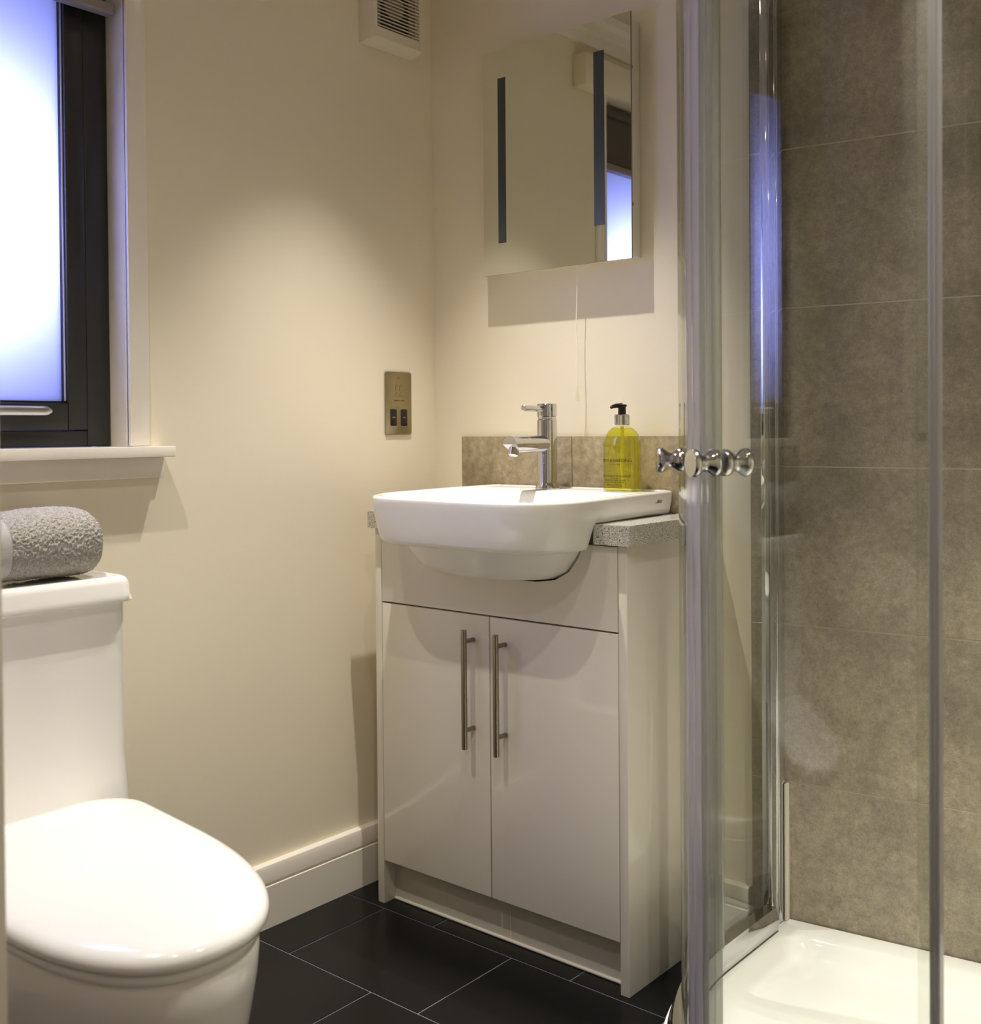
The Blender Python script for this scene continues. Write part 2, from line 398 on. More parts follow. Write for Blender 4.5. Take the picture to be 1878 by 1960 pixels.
# ------------------------------------------------------------------ downlights
for i, (x, y, e, sa) in enumerate(LAMPS):
    lab = ['ceiling downlight over the basin, nearest the mirror', 'ceiling downlight over the toilet', 'ceiling downlight above the shower tray',
           'ceiling downlight over the clear floor outside the shower', 'added fill downlight beside the open door, farthest from the mirror'][i]
    t = thing('downlight', lab, 'ceiling light', (x, y, CEIL - .012), 'recessed ceiling downlights')
    bm = newbm(); lathe(bm, (x, y, CEIL), [(.028, -.0005), (.043, -.0005), (.043, -.004), (.036, -.009), (.028, -.008), (.028, -.0005)], 40); obj('bezel', bm, m_white, t)
    bm = newbm(); lathe(bm, (x, y, CEIL), [(0, -.001), (.0275, -.001), (.0275, -.004), (0, -.006)], 32); obj('lens', bm, m_lens, t)
    l = bpy.data.lights.new('downlight_beam', 'SPOT'); l.energy = e; l.color = SPOT_COL; l.spot_size = R(sa); l.spot_blend = 1; l.shadow_soft_size = .010
    lo = bpy.data.objects.new('downlight_beam', l); COL.objects.link(lo); lo.parent = t; lo.location = (0, 0, -.004)

# ------------------------------------------------------------------ toilet
TY = -1.1625
toilet = thing('toilet', 'white close-coupled toilet with closed lid under the window', 'toilet', (.38, TY, 0))
def dshape(x0, xf, hw, n=64, rb_=.075, p=2.307):
    """D outline: straight back at x0 with rounded corners, rounded front at xf, half width hw; the pan is set a touch askew"""
    pts = []
    xs = x0 + (xf - x0) * .41
    for i in range(n + 1):                 # front curve from the right (+y) side round to the left
        a = math.pi / 2 - math.pi * i / n
        c, s = max(math.cos(a), 0), math.sin(a)
        pts.append((xs + (xf - xs) * c ** (2 / p), hw * math.copysign(abs(s) ** (2 / p), s)))
    k = 8; wb = hw * .999
    for i in range(k + 1):
        a = R(270 - 90 * i / k); pts.append((x0 + rb_ + rb_ * math.cos(a), -wb + rb_ + rb_ * math.sin(a)))
    for i in range(k + 1):
        a = R(180 - 90 * i / k); pts.append((x0 + rb_ + rb_ * math.cos(a), wb - rb_ + rb_ * math.sin(a)))
    return [(x, TY + y - .098 * (x - .27)) for x, y in pts]
def dring(x0, xf, hw, z, rb_=.075, p=2.307): return [(x, y, z) for x, y in dshape(x0, xf, hw, rb_=rb_, p=p)]
# pan: skirted bowl narrowing to the floor
bm = newbm()
loft(bm, [dring(.03, .590, .096, .0), dring(.03, .596, .099, .03), dring(.03, .636, .115, .09), dring(.03, .684, .134, .16), dring(.03, .724, .149, .23),
          dring(.03, .750, .159, .30), dring(.03, .764, .165, .36), dring(.03, .767, .1665, .392), dring(.035, .760, .161, .4015)])
obj('pan', bm, m_porc, toilet, 60)
bm = newbm()
loft(bm, [dring(.216, .756, .157, .4025), dring(.215, .760, .160, .405), dring(.215, .760, .160, .413), dring(.217, .757, .157, .4155)])
obj('seat', bm, m_seat, toilet, 60)
bm = newbm()
loft(bm, [dring(.220, .758, .158, .4175), dring(.214, .769, .167, .4205), dring(.212, .773, .1693, .4265), dring(.213, .7715, .1683, .4345), dring(.2165, .766, .164, .4405),
          dring(.224, .753, .155, .4445), dring(.244, .723, .136, .4465), dring(.29, .65, .09, .4475), dring(.36, .57, .04, .4478, .02)])
obj('seat_lid', bm, m_seat, toilet, 80)
def rr3(x0, x1, y0, y1, z, r): return [(x, y, z) for x, y in rrect(x0, x1, y0, y1, r)]
bm = newbm()
yr, yl = TY + .20, TY - .20
loft(bm, [rr3(.006, .212, yl + .02, yr - .003, .402, [.01, .03, .03, .01]), rr3(.006, .209, yl + .018, yr - .003, .425, [.01, .03, .03, .01]),
          rr3(.006, .203, yl + .014, yr - .002, .465, [.01, .03, .03, .01]), rr3(.006, .197, yl + .012, yr - .001, .50, [.01, .03, .03, .01]),
          rr3(.006, .196, yl + .006, yr, .62, [.01, .03, .03, .01]), rr3(.006, .196, yl, yr, .744, [.01, .03, .03, .01])])
obj('cistern', bm, m_porc, toilet, 60)
bm = newbm()
def lidr(z, d, r=.03): return rr3(.004 + d, .209 - d, yl - .012 + d, yr + .009 - d, z, [.012, r, r, .012])
loft(bm, [lidr(.7445, .010), lidr(.7455, .002), lidr(.7485, .0), lidr(.757, .0025), lidr(.776, .004), lidr(.783, .007), lidr(.7865, .013), lidr(.787, .021, .02),
          lidr(.7855, .026, .016), lidr(.7845, .032, .012)])
obj('cistern_lid', bm, m_porc, toilet, 60)

# rolled towel on the cistern
towel = thing('towel', 'rolled grey terry towel resting on the toilet cistern', 'towel', (.10, -1.17, .786))
def towel_part(y0, y1, ny, nr, mat_, name, amp, round_end, band=False, parent=towel):
    bm = newbm(); rings = []
    for i in range(ny + 1):
        t = i / ny; y = y0 + (y1 - y0) * t; sc = 1
        if round_end:
            e = (y1 - y) / .040
            if e < 1: sc = .25 + .75 * math.sqrt(max(0, 1 - (1 - e) ** 2))
        ring = []
        for k in range(nr):
            a = 2 * math.pi * k / nr
            px, pz = math.cos(a), math.sin(a)
            px = math.copysign(abs(px) ** .78, px); pz = math.copysign(abs(pz) ** .80, pz)
            sag = .004 * math.sin(y * 23 + 1)
            p = Vector((.108 + .080 * px * sc, y, .7895 + .0525 + (.0525 + (sag if pz > 0 else 0) + .004 * (y - y0) / .35) * pz * (sc if pz > 0 else .35 + .65 * sc)))
            if amp:
                nv = noise.fractal(Vector((p.x * 230, p.y * 230, p.z * 230)), 1, 2, 3) * amp + noise.noise(p * 600) * amp * .9
                n = Vector((px, 0, pz)).normalized(); p += n * nv
                p.y += noise.noise(p * 260) * amp * .8
                if p.z < .7875: p.z = .7875
            ring.append(p)
        rings.append(ring)
    if not round_end:
        pass
    vr = loft(bm, rings)
    return obj(name, bm, mat_, parent, 180)
towel_part(-1.157, -.985, 240, 340, m_towel, 'towel_end', .0021, True)
tb = towel_part(-1.197, -1.1572, 12, 120, m_band, 'woven_band', 0, False)
towel_part(-1.36, -1.1975, 110, 200, m_towel, 'towel_end', .002, False)

# ------------------------------------------------------------------ vanity unit
VX0, VX1, VY, VT = .0985, .736, -.302, .810
van = thing('vanity_cabinet', 'cream gloss vanity cabinet with two doors under the basin', 'cabinet', ((VX0 + VX1) / 2, -.15, 0))
for x0 in (VX0, VX1 - .0185):
    bm = newbm(); box(bm, (x0, VY, .0), (x0 + .0185, -.0005, VT), .0009, 2); obj('side_panel', bm, m_gloss, van)
ix0, ix1 = VX0 + .0185, VX1 - .0185; xm = (ix0 + ix1) / 2
bm = newbm()                               # bowl front panel with a cut-out for the basin underside
ce = .430; hs = [(.2078, .8085), (.2078, .7965), (.1995, .7805), (.1800, .7555), (.1470, .7375), (.1020, .7305)]
top = [(ix0 + .0015, VY, .655), (ix1 - .0015, VY, .655), (ix1 - .0015, VY, .8085)]
arc = [(ce + w, VY, z) for w, z in hs] + [(ce - w, VY, z) for w, z in reversed(hs)]
prism(bm, top + arc + [(ix0 + .0015, VY, .8085)], (0, .018, 0)); obj('front_panel', bm, m_gloss, van)
for k, (x0, x1, hx) in enumerate(((ix0 + .0015, xm - .0015, .3757), (xm + .0015, ix1 - .0015, .4567))):
    bm = newbm(); box(bm, (x0, VY, .0945), (x1, VY + .018, .6515), .0009, 2); d = obj('door', bm, m_gloss, van)
    bm = newbm()
    lathe(bm, (hx, VY - .030, .3885), [(0, 0), (.0052, 0), (.006, .001), (.006, .2355), (.0052, .2365), (0, .2365)], 24)
    for z in (.425, .602): lathe(bm, (hx, VY - .030, z), [(0, 0), (.0046, 0), (.0046, .0305), (0, .0305)], 16, 'y')
    obj('handle', bm, m_sat, d)
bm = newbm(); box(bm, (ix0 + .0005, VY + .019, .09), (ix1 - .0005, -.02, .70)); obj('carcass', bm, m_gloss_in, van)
bm = newbm(); box(bm, (ix0 + .0005, VY + .034, .0005), (ix1 - .0005, VY + .05, .0895)); pl_ = obj('plinth', bm, m_kick, van)
bm = newbm(); tube(bm, [(ix0 + .002, VY + .033, .003), (ix1 - .002, VY + .033, .003)], .0035, 10); tube(bm, [(xm + .022, VY + .0335, .003), (xm + .022, VY + .0335, .066)], .0012, 8)
obj('sealant_bead', bm, m_caulk, pl_)

# worktop with a notch for the basin
bm = newbm(); wz0, wz1, wy = .8115, .8485, -.312
nx0, nx1 = .195, .671
poly = [(.086, -.001), (.086, wy), (nx0, wy), (nx0, -.06), (nx1, -.06), (nx1, wy), (.7475, wy), (.7475, -.001)]
prism(bm, [(x, y, wz0) for x, y in poly], (0, 0, wz1 - wz0))
es = [e for e in bm.edges if abs(e.verts[0].co.z - e.verts[1].co.z) < 1e-6 and e.verts[0].co.z > .84 and min(e.verts[0].co.y, e.verts[1].co.y) < -.3]
bmesh.ops.bevel(bm, geom=es, offset=.0012, segments=2, affect='EDGES')
tag(obj('worktop', bm, m_quartz, top=True), 'speckled grey stone worktop around the white basin', 'worktop')
# splashback tiles
for x0, x1, lab in ((.0945, .4107, 'greige stone-effect splashback tile behind the tap'), (.4122, .7355, 'greige stone-effect splashback tile behind the soap bottle')):
    bm = newbm(); box(bm, (x0, -.0095, .849), (x1, -.0005, 1.005), .0008, 2)
    tag(obj('splashback_tile', bm, m_splash, top=True), lab, 'tile', 'splashback tiles behind the basin')

# ------------------------------------------------------------------ basin
bas = thing('basin', 'white semi-recessed basin with rounded front corners in the worktop', 'basin', (.42, -.2, .81))
BX0, BX1, BY0, BY1 = .190, .683, -.463, -.0115
def dip(y): return -.0028 * max(0, min(1, (-y - .15) / .28))
def side(x, y):                            # the right-hand side draws in towards the wall
    return x - .019 * max(0, min(1, (x - .55) / .12)) * max(0, min(1, 1 + y / .30))
def bpl(d, z, split=None, back=None):
    pts = []
    x0, x1, y0, y1 = BX0 + d, BX1 - d, BY0 + d, BY1 - (min(d, .004) if back is None else back)
    rf, rbk = max(.115 - d * .6, .02), .012
    base = rrect(x0, x1, y0, y1, [rf, rf, rbk, rbk], 12)
    n = len(base); out = []
    for i in range(n):                     # even out: subdivide the straight runs
        p, q = Vector(base[i]), Vector(base[(i + 1) % n]); out.append(p)
        if i % 13 == 12:
            for k in range(1, 40): out.append(p.lerp(q, k / 40))
    res = []
    for p in out:
        x, y = p
        if y < -.30: y -= .008 * (1 - ((x - .44) / .27) ** 2) * min(1, (-.30 - y) / .15)     # bowed front
        zz = z + dip(y)
        if split is not None:                                   # from here back it stands on the worktop
            t = min(1, max(0, (y - (-.3225)) / .006)); zz = zz * (1 - t) + split * t
        res.append((side(x, y), y, zz))
    return res
bm = newbm()
rings = [bpl(.0175, .8935), bpl(.0145, .8952), bpl(.006, .8957), bpl(.0018, .8945), bpl(0, .8905), bpl(.001, .876), bpl(.004, .8535), bpl(.007, .836, split=.8495), bpl(.0125, .8125, split=.849), bpl(.0155, .8065, split=.849),
         bpl(.021, .8030, split=.849), bpl(.036, .8005, split=.849), bpl(.037, .8000, split=.849, back=.060)]
n = len(rings[0])
outer = loft(bm, list(reversed(rings)), cap0=False, cap1=False)
# underside bowl
def ell(cx, cy, rx, ry, z, src, p=2.6):
    out = []
    for (x, y, _) in src:
        a = math.atan2((y - cy) / .24, (x - cx) / .26); c, s = math.cos(a), math.sin(a)
        out.append((cx + rx * math.copysign(abs(c) ** (2 / p), c), cy + ry * math.copysign(abs(s) ** (2 / p), s), z))
    return out
src = rings[-1]
under = [ell(.43, -.260, .206, .166, .797, src), ell(.43, -.260, .197, .159, .782, src), ell(.43, -.258, .178, .146, .757, src), ell(.43, -.255, .145, .121, .7395, src), ell(.43, -.252, .10, .080, .733, src)]
ur = loft(bm, under, cap0=False, cap1=True)
for i in range(n):
    j = (i + 1) % n; bm.faces.new((outer[0][i], outer[0][j], ur[0][j], ur[0][i]))
# inner well: its back edge leaves a ledge for the tap
def well(d, z):
    base = rrect(BX0 + .0185 + d, BX1 - .0185 - d, BY0 + .0185 + d, -.145 - d, [max(.10 - d * .3, .03)] * 2 + [max(.05 - d * .1, .03)] * 2, 12)
    out = []; m = len(base)
    for i in range(m):
        p, q = Vector(base[i]), Vector(base[(i + 1) % m]); out.append(p)
        if i % 13 == 12:
            for k in range(1, 40): out.append(p.lerp(q, k / 40))
    return [(side(x, y), y - (.008 * (1 - ((x - .44) / .27) ** 2) * min(1, (-.30 - y) / .15) if y < -.30 else 0), z + dip(y)) for x, y in out]
wl = [well(0, .8928), well(.003, .8905), well(.008, .880), well(.018, .840), well(.04, .805), well(.08, .786), well(.12, .780)]
assert len(wl[0]) == n, (len(wl[0]), n)
wr = loft(bm, wl, cap0=False, cap1=True)
for i in range(n):
    j = (i + 1) % n; bm.faces.new((outer[-1][i], outer[-1][j], wr[0][j], wr[0][i]))
obj('bowl', bm, m_porc, bas, 50)
bm = newbm(); lathe(bm, (.413, -.1475, .866), [(.006, .002), (.010, .002), (.0135, -.001), (.0135, -.006), (.006, -.006), (.006, .002)], 28, 'y'); obj('overflow_ring', bm, m_chrome, bas)
bm = newbm(); lathe(bm, (.42, -.30, .780), [(0, .006), (.028, .006), (.032, .003), (.032, .0), (0, 0)], 32); obj('waste_plug', bm, m_chrome, bas)
bm = text_bm('Lecico', .0125, lambda x, y, h: (BX1 - .0147 + h, -.096 + x, .8735 + y), 'LEFT', .0002, .92)
obj('printed_name', bm, m_ink, bas, 0)

# ------------------------------------------------------------------ tap
tx, ty, tz = .401, -.085, .8932
tap = thing('basin_tap', 'chrome monobloc basin tap with a thin side lever', 'tap', (tx, ty, tz))
bm = newbm(); lathe(bm, (tx, ty, tz), [(0, .0002), (.0255, .0002), (.026, .003), (.0225, .012), (.0212, .016), (.0212, .1475), (.0195, .1495), (.0195, .1515), (0, .1515)], 48); obj('body', bm, m_chrome, tap)
bm = newbm(); lathe(bm, (tx, ty, tz), [(0, .152), (.0192, .152), (.0192, .1535), (.0212, .1555), (.0212, .1805), (.0202, .1818), (0, .1822)], 48); cp_ = obj('cartridge_cap', bm, m_chrome, tap)
bm = newbm(); tube(bm, [(tx, ty - .015, 1.0635), (tx, ty - .082, 1.0655), (tx, ty - .083, 1.0655)], [.0062, .0062, .0052], 20)
obj('lever', bm, m_chrome, cp_)
bm = newbm()                               # spout: round bar, the end cut on a slant
rings = []
for k in range(9):
    t = k / 8; y = ty - .012 - .118 * t; r = .0175
    ring = []
    for q in range(32):
        a = 2 * math.pi * q / 32; pz = math.sin(a) * r; px = math.cos(a) * r
        yy = y + (0 if k < 8 else (r - pz) * .55 * -1 + .008)
        if k == 8: yy = ty - .128 + (max(0, -pz) * 1.25)
        ring.append((tx + px, yy, .9905 + pz))
    rings.append(ring)
rings[7] = [(p[0], ty - .100, p[2]) for p in rings[7]]
vr = loft(bm, rings, cap1=False)[-1]          # the lower half of the end face slopes back under the bar
bm.faces.new([vr[q] for q in range(0, 17)]); bm.faces.new([vr[q % 32] for q in range(16, 33)])
sp = obj('spout', bm, m_chrome, tap)
bm = newbm(); Ma = Matrix.Translation((tx, ty - .1135, .980)) @ Matrix.Rotation(R(-16), 4, 'X')
lathe(bm, (0, 0, 0), [(0, .006), (.0108, .006), (.0112, -.012), (.0100, -.0135), (.0095, -.0125), (0, -.012)], 32, mtx=Ma); obj('aerator', bm, m_chrome, sp)

# ------------------------------------------------------------------ soap bottle
bx, by, bz = .5805, -.072, .8935
so = thing('soap_bottle', 'clear pump bottle of yellow hand wash on the basin rim', 'soap bottle', (bx, by, bz))
def oval(a, b, z, n=56, p=2.3):
    out = []
    for i in range(n):
        t = 2 * math.pi * i / n; c, s = math.cos(t), math.sin(t)
        out.append((bx + a * math.copysign(abs(c) ** (2 / p), c), by + b * math.copysign(abs(s) ** (2 / p), s), bz + z))
    return out
A, B = .0405, .031
bprof = [(.92, 0), (1, .003), (1, .006), (.985, .010), (.985, .088), (.975, .096), (.94, .105), (.86, .114), (.73, .1215), (.56, .1275), (.40, .131)]
bm = newbm()
loft(bm, [oval(A * s, B * s, z + .0003) for s, z in bprof] + [[(p[0], p[1], bz + .1315) for p in circle((bx, by, 0), .0125, 56)], [(p[0], p[1], bz + .139) for p in circle((bx, by, 0), .0122, 56)]])
obj('bottle', bm, m_btl, so, 60)
bm = newbm()
loft(bm, [oval(A * .9, B * .88, .0022)] + [oval((A * s) - .0014, (B * s) - .0014, z + .0012) for s, z in bprof[1:-1]]); obj('liquid', bm, m_liquid, so, 60)
bm = newbm(); tube(bm, [(bx, by, bz + .132), (bx + .001, by, bz + .09), (bx - .001, by, bz + .05), (bx + .001, by + .002, bz + .006)], .0036, 12); obj('dip_tube', bm, m_tube, so, 60)
bm = newbm()
pr_ = []
for i in range(48):
    a = 2 * math.pi * i / 48; r = .0148 + (.0004 if i % 2 else -.0004); pr_.append((math.cos(a) * r, math.sin(a) * r))
loft(bm, [[(bx + x * s, by + y * s, bz + z) for x, y in pr_] for s, z in ((.93, .1342), (1, .1355), (1, .1545), (.93, .1562))])
obj('collar', bm, m_chrome, so, 20)
bm = newbm(); lathe(bm, (bx, by, bz), [(0, .1562), (.0082, .1562), (.0078, .1705), (.0100, .1728), (.0100, .1755), (.006, .1772), (0, .1775)], 28)
tube(bm, [(bx, by - .002, bz + .1742), (bx - .004, by - .016, bz + .1738), (bx - .007, by - .026, bz + .1715), (bx - .008, by - .0285, bz + .1695)], [.0055, .0045, .0036, .003], 12)
obj('pump_head', bm, m_black, so)
def onb(zc, off=0.0):
    """wrap flat lettering round the front (-y side) of the oval bottle"""
    def f(x, y, h):
        x += off; a, b, p = A * .985 + .0003 + h, B * .985 + .0003 + h, 2.3
        t, s, px, py = -math.pi / 2, 0, 0, -b       # walk along the outline from the middle of the front
        st = .03 if x > 0 else -.03; k = 0
        while s < abs(x) and k < 400:
            t += st; c, s_ = math.cos(t), math.sin(t)
            qx, qy = a * math.copysign(abs(c) ** (2 / p), c), b * math.copysign(abs(s_) ** (2 / p), s_)
            d = math.hypot(qx - px, qy - py)
            if s + d > abs(x):
                u = (abs(x) - s) / d; qx, qy, d = px + (qx - px) * u, py + (qy - py) * u, abs(x) - s
            s += d; px, py = qx, qy; k += 1
            if d == 0: break
        return (bx + px, by + py, bz + zc + y)
    return f
for txt, sz, z, sp_ in (('BAYLIS & HARDING', .0093, .0605, .95), ('E N G L A N D', .0039, .0545, 1.15), ('sweet mandarin & grapefruit', .0061, .0305, 1.0), ('with vitamins', .0037, .0268, 1.0),
                       ('cleansing hand wash', .0061, .0222, 1.0), ('nettoyante pour les mains', .0041, .0185, 1.0), ('500ml e 16.9 fl. oz.', .0051, .0128, 1.0)):
    obj('printed_text', text_bm(txt, sz, onb(z, -.0005), depth=.00008, spacing=sp_), m_ink, so, 0)

# ------------------------------------------------------------------ mirror
MX0, MX1, MZ0, MZ1, MY = .2015, .592, 1.368, 1.868, -.050
mi_ = thing('mirror', 'tall frameless wall mirror with two frosted light strips', 'mirror', ((MX0 + MX1) / 2, -.025, MZ0))
bm = newbm(); box(bm, (MX0 + .024, -.0455, MZ0 + .006), (MX1 - .0085, -.0005, MZ1 - .010), .002, 3); ca = obj('casing', bm, m_body, mi_)
bm = newbm(); box(bm, (MX0, MY, MZ0), (MX1, -.0456, MZ1))
for f in bm.faces: f.material_index = 0 if f.normal.y < -.5 else 1
g_ = obj('mirror_glass', bm, [m_mirror, m_edge], mi_, 0)
for f0, f1, z0, z1 in ((.2445, .2665, 1.4375, 1.8045), (.5015, .5275, 1.444, 1.8045)):
    bm = newbm(); box(bm, (f0, MY - .0004, z0), (f1, MY - .00005, z1)); obj('light_strip', bm, m_frost, mi_, 0)
for z in (1.481, 1.761):
    bm = newbm(); lathe(bm, (MX1 - .0085, -.036, z), [(0, -.001), (.0055, -.001), (.005, .002), (.003, .0035), (0, .004)], 20, 'x'); obj('screw', bm, m_sat, mi_)
# pull cord
pc = thing('pull_cord', 'thin white pull cord hanging below the mirror', 'pull cord', (.4415, -.030, 1.10))
bm = newbm(); tube(bm, [(.4412 + .0012 * math.sin(k * .5), -.030, 1.3735 - .014 * k) for k in range(20)], .0009, 8); obj('cord', bm, m_cord, pc)
bm = newbm(); lathe(bm, (.4425, -.030, 1.080), [(0, 0), (.0035, .001), (.0045, .008), (.0025, .022), (.0012, .028), (0, .028)], 16); obj('bead', bm, m_btl, pc)

# ------------------------------------------------------------------ shaver socket on the left wall
sy0, sy1, sz0, sz1 = -.171, -.085, 1.011, 1.157; sc_ = (sy0 + sy1) / 2
ss = thing('shaver_socket', 'brushed metal shaver socket on the left wall near the corner', 'socket', (.003, sc_, sz0))
bm = newbm()
loft(bm, [[(x, y, z) for y, z in rrect(sy0 + d, sy1 - d, sz0 + d, sz1 - d, .006 - d, 6)] for x, d in ((.0005, 0), (.004, 0), (.0048, .001))])
plate = obj('plate', bm, m_plate, ss, 40)
for y in (sc_ - .0185, sc_ + .0165):
    bm = newbm()
    loft(bm, [[(x, yy, zz) for yy, zz in rrect(y - .0105 + d, y + .0105 - d, 1.0315 + d, 1.0705 - d, .003, 5)] for x, d in ((.0046, 0), (.0055, 0), (.0058, .0008))]); o = obj('outlet', bm, m_black, ss)
    bm = newbm(); box(bm, (.0056, y - .004, 1.0495), (.0062, y + .004, 1.053), .0006, 1); obj('divider', bm, m_sat, o)
    bm = newbm()
    for z, s in ((1.0605, 1), (1.0418, -1)): prism(bm, [(.0058, y - .003, z - .003 * s), (.0058, y + .003, z - .003 * s), (.0058, y, z + .004 * s)], (.0001, 0, 0))
    obj('pin_slot', bm, m_gask, o, 0)
for z in (1.023, 1.143):
    bm = newbm(); lathe(bm, (.0046, sc_, z), [(0, .0), (.004, .0), (.0038, .0012), (0, .0014)], 20, 'x'); o = obj('screw', bm, m_plate, ss)
    bm = newbm(); box(bm, (.0058, sc_ - .003, z - .0005), (.0062, sc_ + .003, z + .0005)); obj('slot', bm, m_engr, o, 0)
bm = newbm()                               # engraved face and shaver flex
u = .0125
ic = lambda a, b: (.00485, sc_ + a * u, 1.115 + b * u)
tube(bm, [ic(-.55, 1.0), ic(-.85, .95), ic(-.85, .3), ic(-.75, -.25), ic(-.45, -.62)], .0004, 6)
tube(bm, [ic(-.85, .95), ic(-.35, .92), ic(-.28, .75)], .0004, 6); tube(bm, [ic(.95, .95), ic(.35, .92), ic(.22, .75), ic(.24, .0), ic(.30, -.1), ic(-.02, -.12)], .0004, 6)
tube(bm, [ic(-.65, .62), ic(-.5, .66), ic(-.4, .6)], .0004, 6); tube(bm, [ic(.5, .6), ic(.62, .66), ic(.75, .62)], .0004, 6)
tube(bm, [ic(-.4, -.62), ic(-.1, -.75), ic(.3, -.72), ic(.6, -.5), ic(.8, -.1)], .0003, 6)
tube(bm, [ic(-.45, -.6), ic(-.9, -.6), ic(-1.05, -.8), ic(-1.0, -1.15), ic(-.7, -1.25), ic(.3, -1.05), ic(.9, -1.05), ic(1.15, -1.35)], .0004, 6)
join_into(bm, text_bm('shavers only', .0068, lambda x, y, h: (.0049 + h, sc_ + x, 1.0885 + y), depth=.0001))
obj('engraving', bm, m_engr, ss, 0)

# ------------------------------------------------------------------ extractor fan high on the left wall
fy0, fy1, fz0, fz1, fd = -.236, -.083, 1.899, 2.052, .046
fan = thing('extractor_fan', 'white slatted extractor fan high in the corner', 'fan', (.02, (fy0 + fy1) / 2, fz0))
bm = newbm()                               # bezel: a tapered ring round the grille
def fring(x, d): return [(x, fy0 + d, fz0 + d), (x, fy1 - d, fz0 + d), (x, fy1 - d, fz1 - d), (x, fy0 + d, fz1 - d)]
gb = .024
def gring(x, d): return [(x, fy0 + .008 + d, fz0 + gb + d), (x, fy1 - .008 - d, fz0 + gb + d), (x, fy1 - .008 - d, fz1 - .012), (x, fy0 + .008 + d, fz1 - .012)]
loft(bm, [fring(.0005, -.006), fring(.012, -.006), fring(fd - .003, 0), fring(fd, .002), gring(fd, 0), gring(fd - .012, .002)], cap1=False)
obj('housing', bm, m_fan, fan, 20)
bm = newbm()
nsl = 15
for k in range(nsl):
    z = fz0 + gb + .0012 + k * .0079
    if z > fz1 - .014: break
    box(bm, (fd - .0045, fy0 + .007, z + .0030), (fd - .0005, fy1 - .007, z + .0048))
obj('grille_slats', bm, m_fan, fan, 0)
cy_, cz_ = (fy0 + fy1) / 2, (fz0 + fz1) / 2 + .002
bm = newbm(); box(bm, (.0300, cy_ - .047, fz0 + gb), (.0308, cy_ + .047, fz1 - .014)); obj('duct_opening', bm, m_dark, fan, 0)
for a_, b_ in ((fy0 + .009, cy_ - .0472), (cy_ + .0472, fy1 - .009)):
    bm = newbm(); box(bm, (.0295, a_, fz0 + gb), (.0335, b_, fz1 - .013)); obj('inner_grille', bm, m_fan2, fan, 0)
bm = newbm(); lathe(bm, (.031, cy_, cz_ + .01), [(0, 0), (.032, 0), (.030, .003), (0, .0032)], 12, 'x'); lathe(bm, (.031, cy_ + .001, fz0 + gb + .002), [(0, 0), (.004, 0), (.004, .004), (0, .004)], 12, 'x'); obj('motor_hub', bm, m_fan2, fan)

# ------------------------------------------------------------------ shower
QX, QY, QR = 1.435, -.250, .550            # centre and radius of the curved front
PX = QX - QR                               # the fixed glass stands on this line
TZ = .084
def back_y(x): return (x - TX0) * math.tan(ROT) - .0012
def tray_ring(d, z, rc, dback=None):
    db = d if dback is None else dback
    x0, x1, y0, r = PX - .025 + d, XR - .002 - d, QY - QR - .025 + d, QR + .025 - d
    off = db / math.cos(ROT)
    pts = [(QX - r * math.cos(R(a)), QY - r * math.sin(R(a))) for a in [90 * i / 32 for i in range(33)]]
    pts += [(x1 - rc + rc * math.cos(R(a)), y0 + rc + rc * math.sin(R(a))) for a in [-90 + 90 * i / 8 for i in range(9)]]
    yb = back_y(x1) - off
    pts += [(x1 - rc + rc * math.cos(R(a)), yb - rc + rc * math.sin(R(a))) for a in [90 * i / 8 for i in range(9)]]
    yb = back_y(x0) - off
    pts += [(x0 + rc + rc * math.cos(R(a)), yb - rc + rc * math.sin(R(a)) + rc * .1) for a in [90 + 90 * i / 8 for i in range(9)]]
    return [(x, y, z) for x, y in pts]
bm = newbm()
loft(bm, [tray_ring(.002, .001, .001), tray_ring(0, .004, .001), tray_ring(0, TZ - .006, .001), tray_ring(.002, TZ - .001, .002), tray_ring(.006, TZ, .004, .003), tray_ring(.048, TZ - .001, .05),
          tray_ring(.054, TZ - .003, .052), tray_ring(.062, TZ - .012, .055), tray_ring(.072, TZ - .026, .058), tray_ring(.088, TZ - .034, .06), tray_ring(.13, TZ - .038, .07), tray_ring(.25, TZ - .041, .08)], cap1=False)
bm.verts.ensure_lookup_table(); last = bm.verts[-60:]; c_ = bm.verts.new((1.5, -.35, TZ - .042))
for i in range(60): bm.faces.new((last[i], last[(i + 1) % 60], c_))
tray = obj('shower_tray', bm, m_acryl, smooth=40, top=True)
tag(tray, 'low white shower tray with a curved front', 'shower tray')

sh = thing('shower_enclosure', 'curved glass shower enclosure with chrome rails and knobs', 'shower', (QX, -.4, TZ))
SZ0, SZ1 = TZ + .001, 1.93
def arcp(r, a0, a1, n): return [(QX - r * math.cos(R(a0 + (a1 - a0) * i / n)), QY - r * math.sin(R(a0 + (a1 - a0) * i / n))) for i in range(n + 1)]
def strip(bm, path_in, path_out, z0, z1, mi=0):
    poly = list(path_in) + list(reversed(path_out))
    loft(bm, [[(x, y, z0) for x, y in poly], [(x, y, z1) for x, y in poly]], cap0=False, cap1=False, mi=mi)
    n = len(path_in); k = len(poly)
    bm.verts.ensure_lookup_table(); vs = bm.verts[-2 * k:]
    for base in (0, k):
        for i in range(n - 1):
            f = bm.faces.new((vs[base + i], vs[base + i + 1], vs[base + k - 2 - i], vs[base + k - 1 - i])); f.material_index = mi
GZ0, GZ1 = SZ0 + .046, SZ1 - .036
g = .006
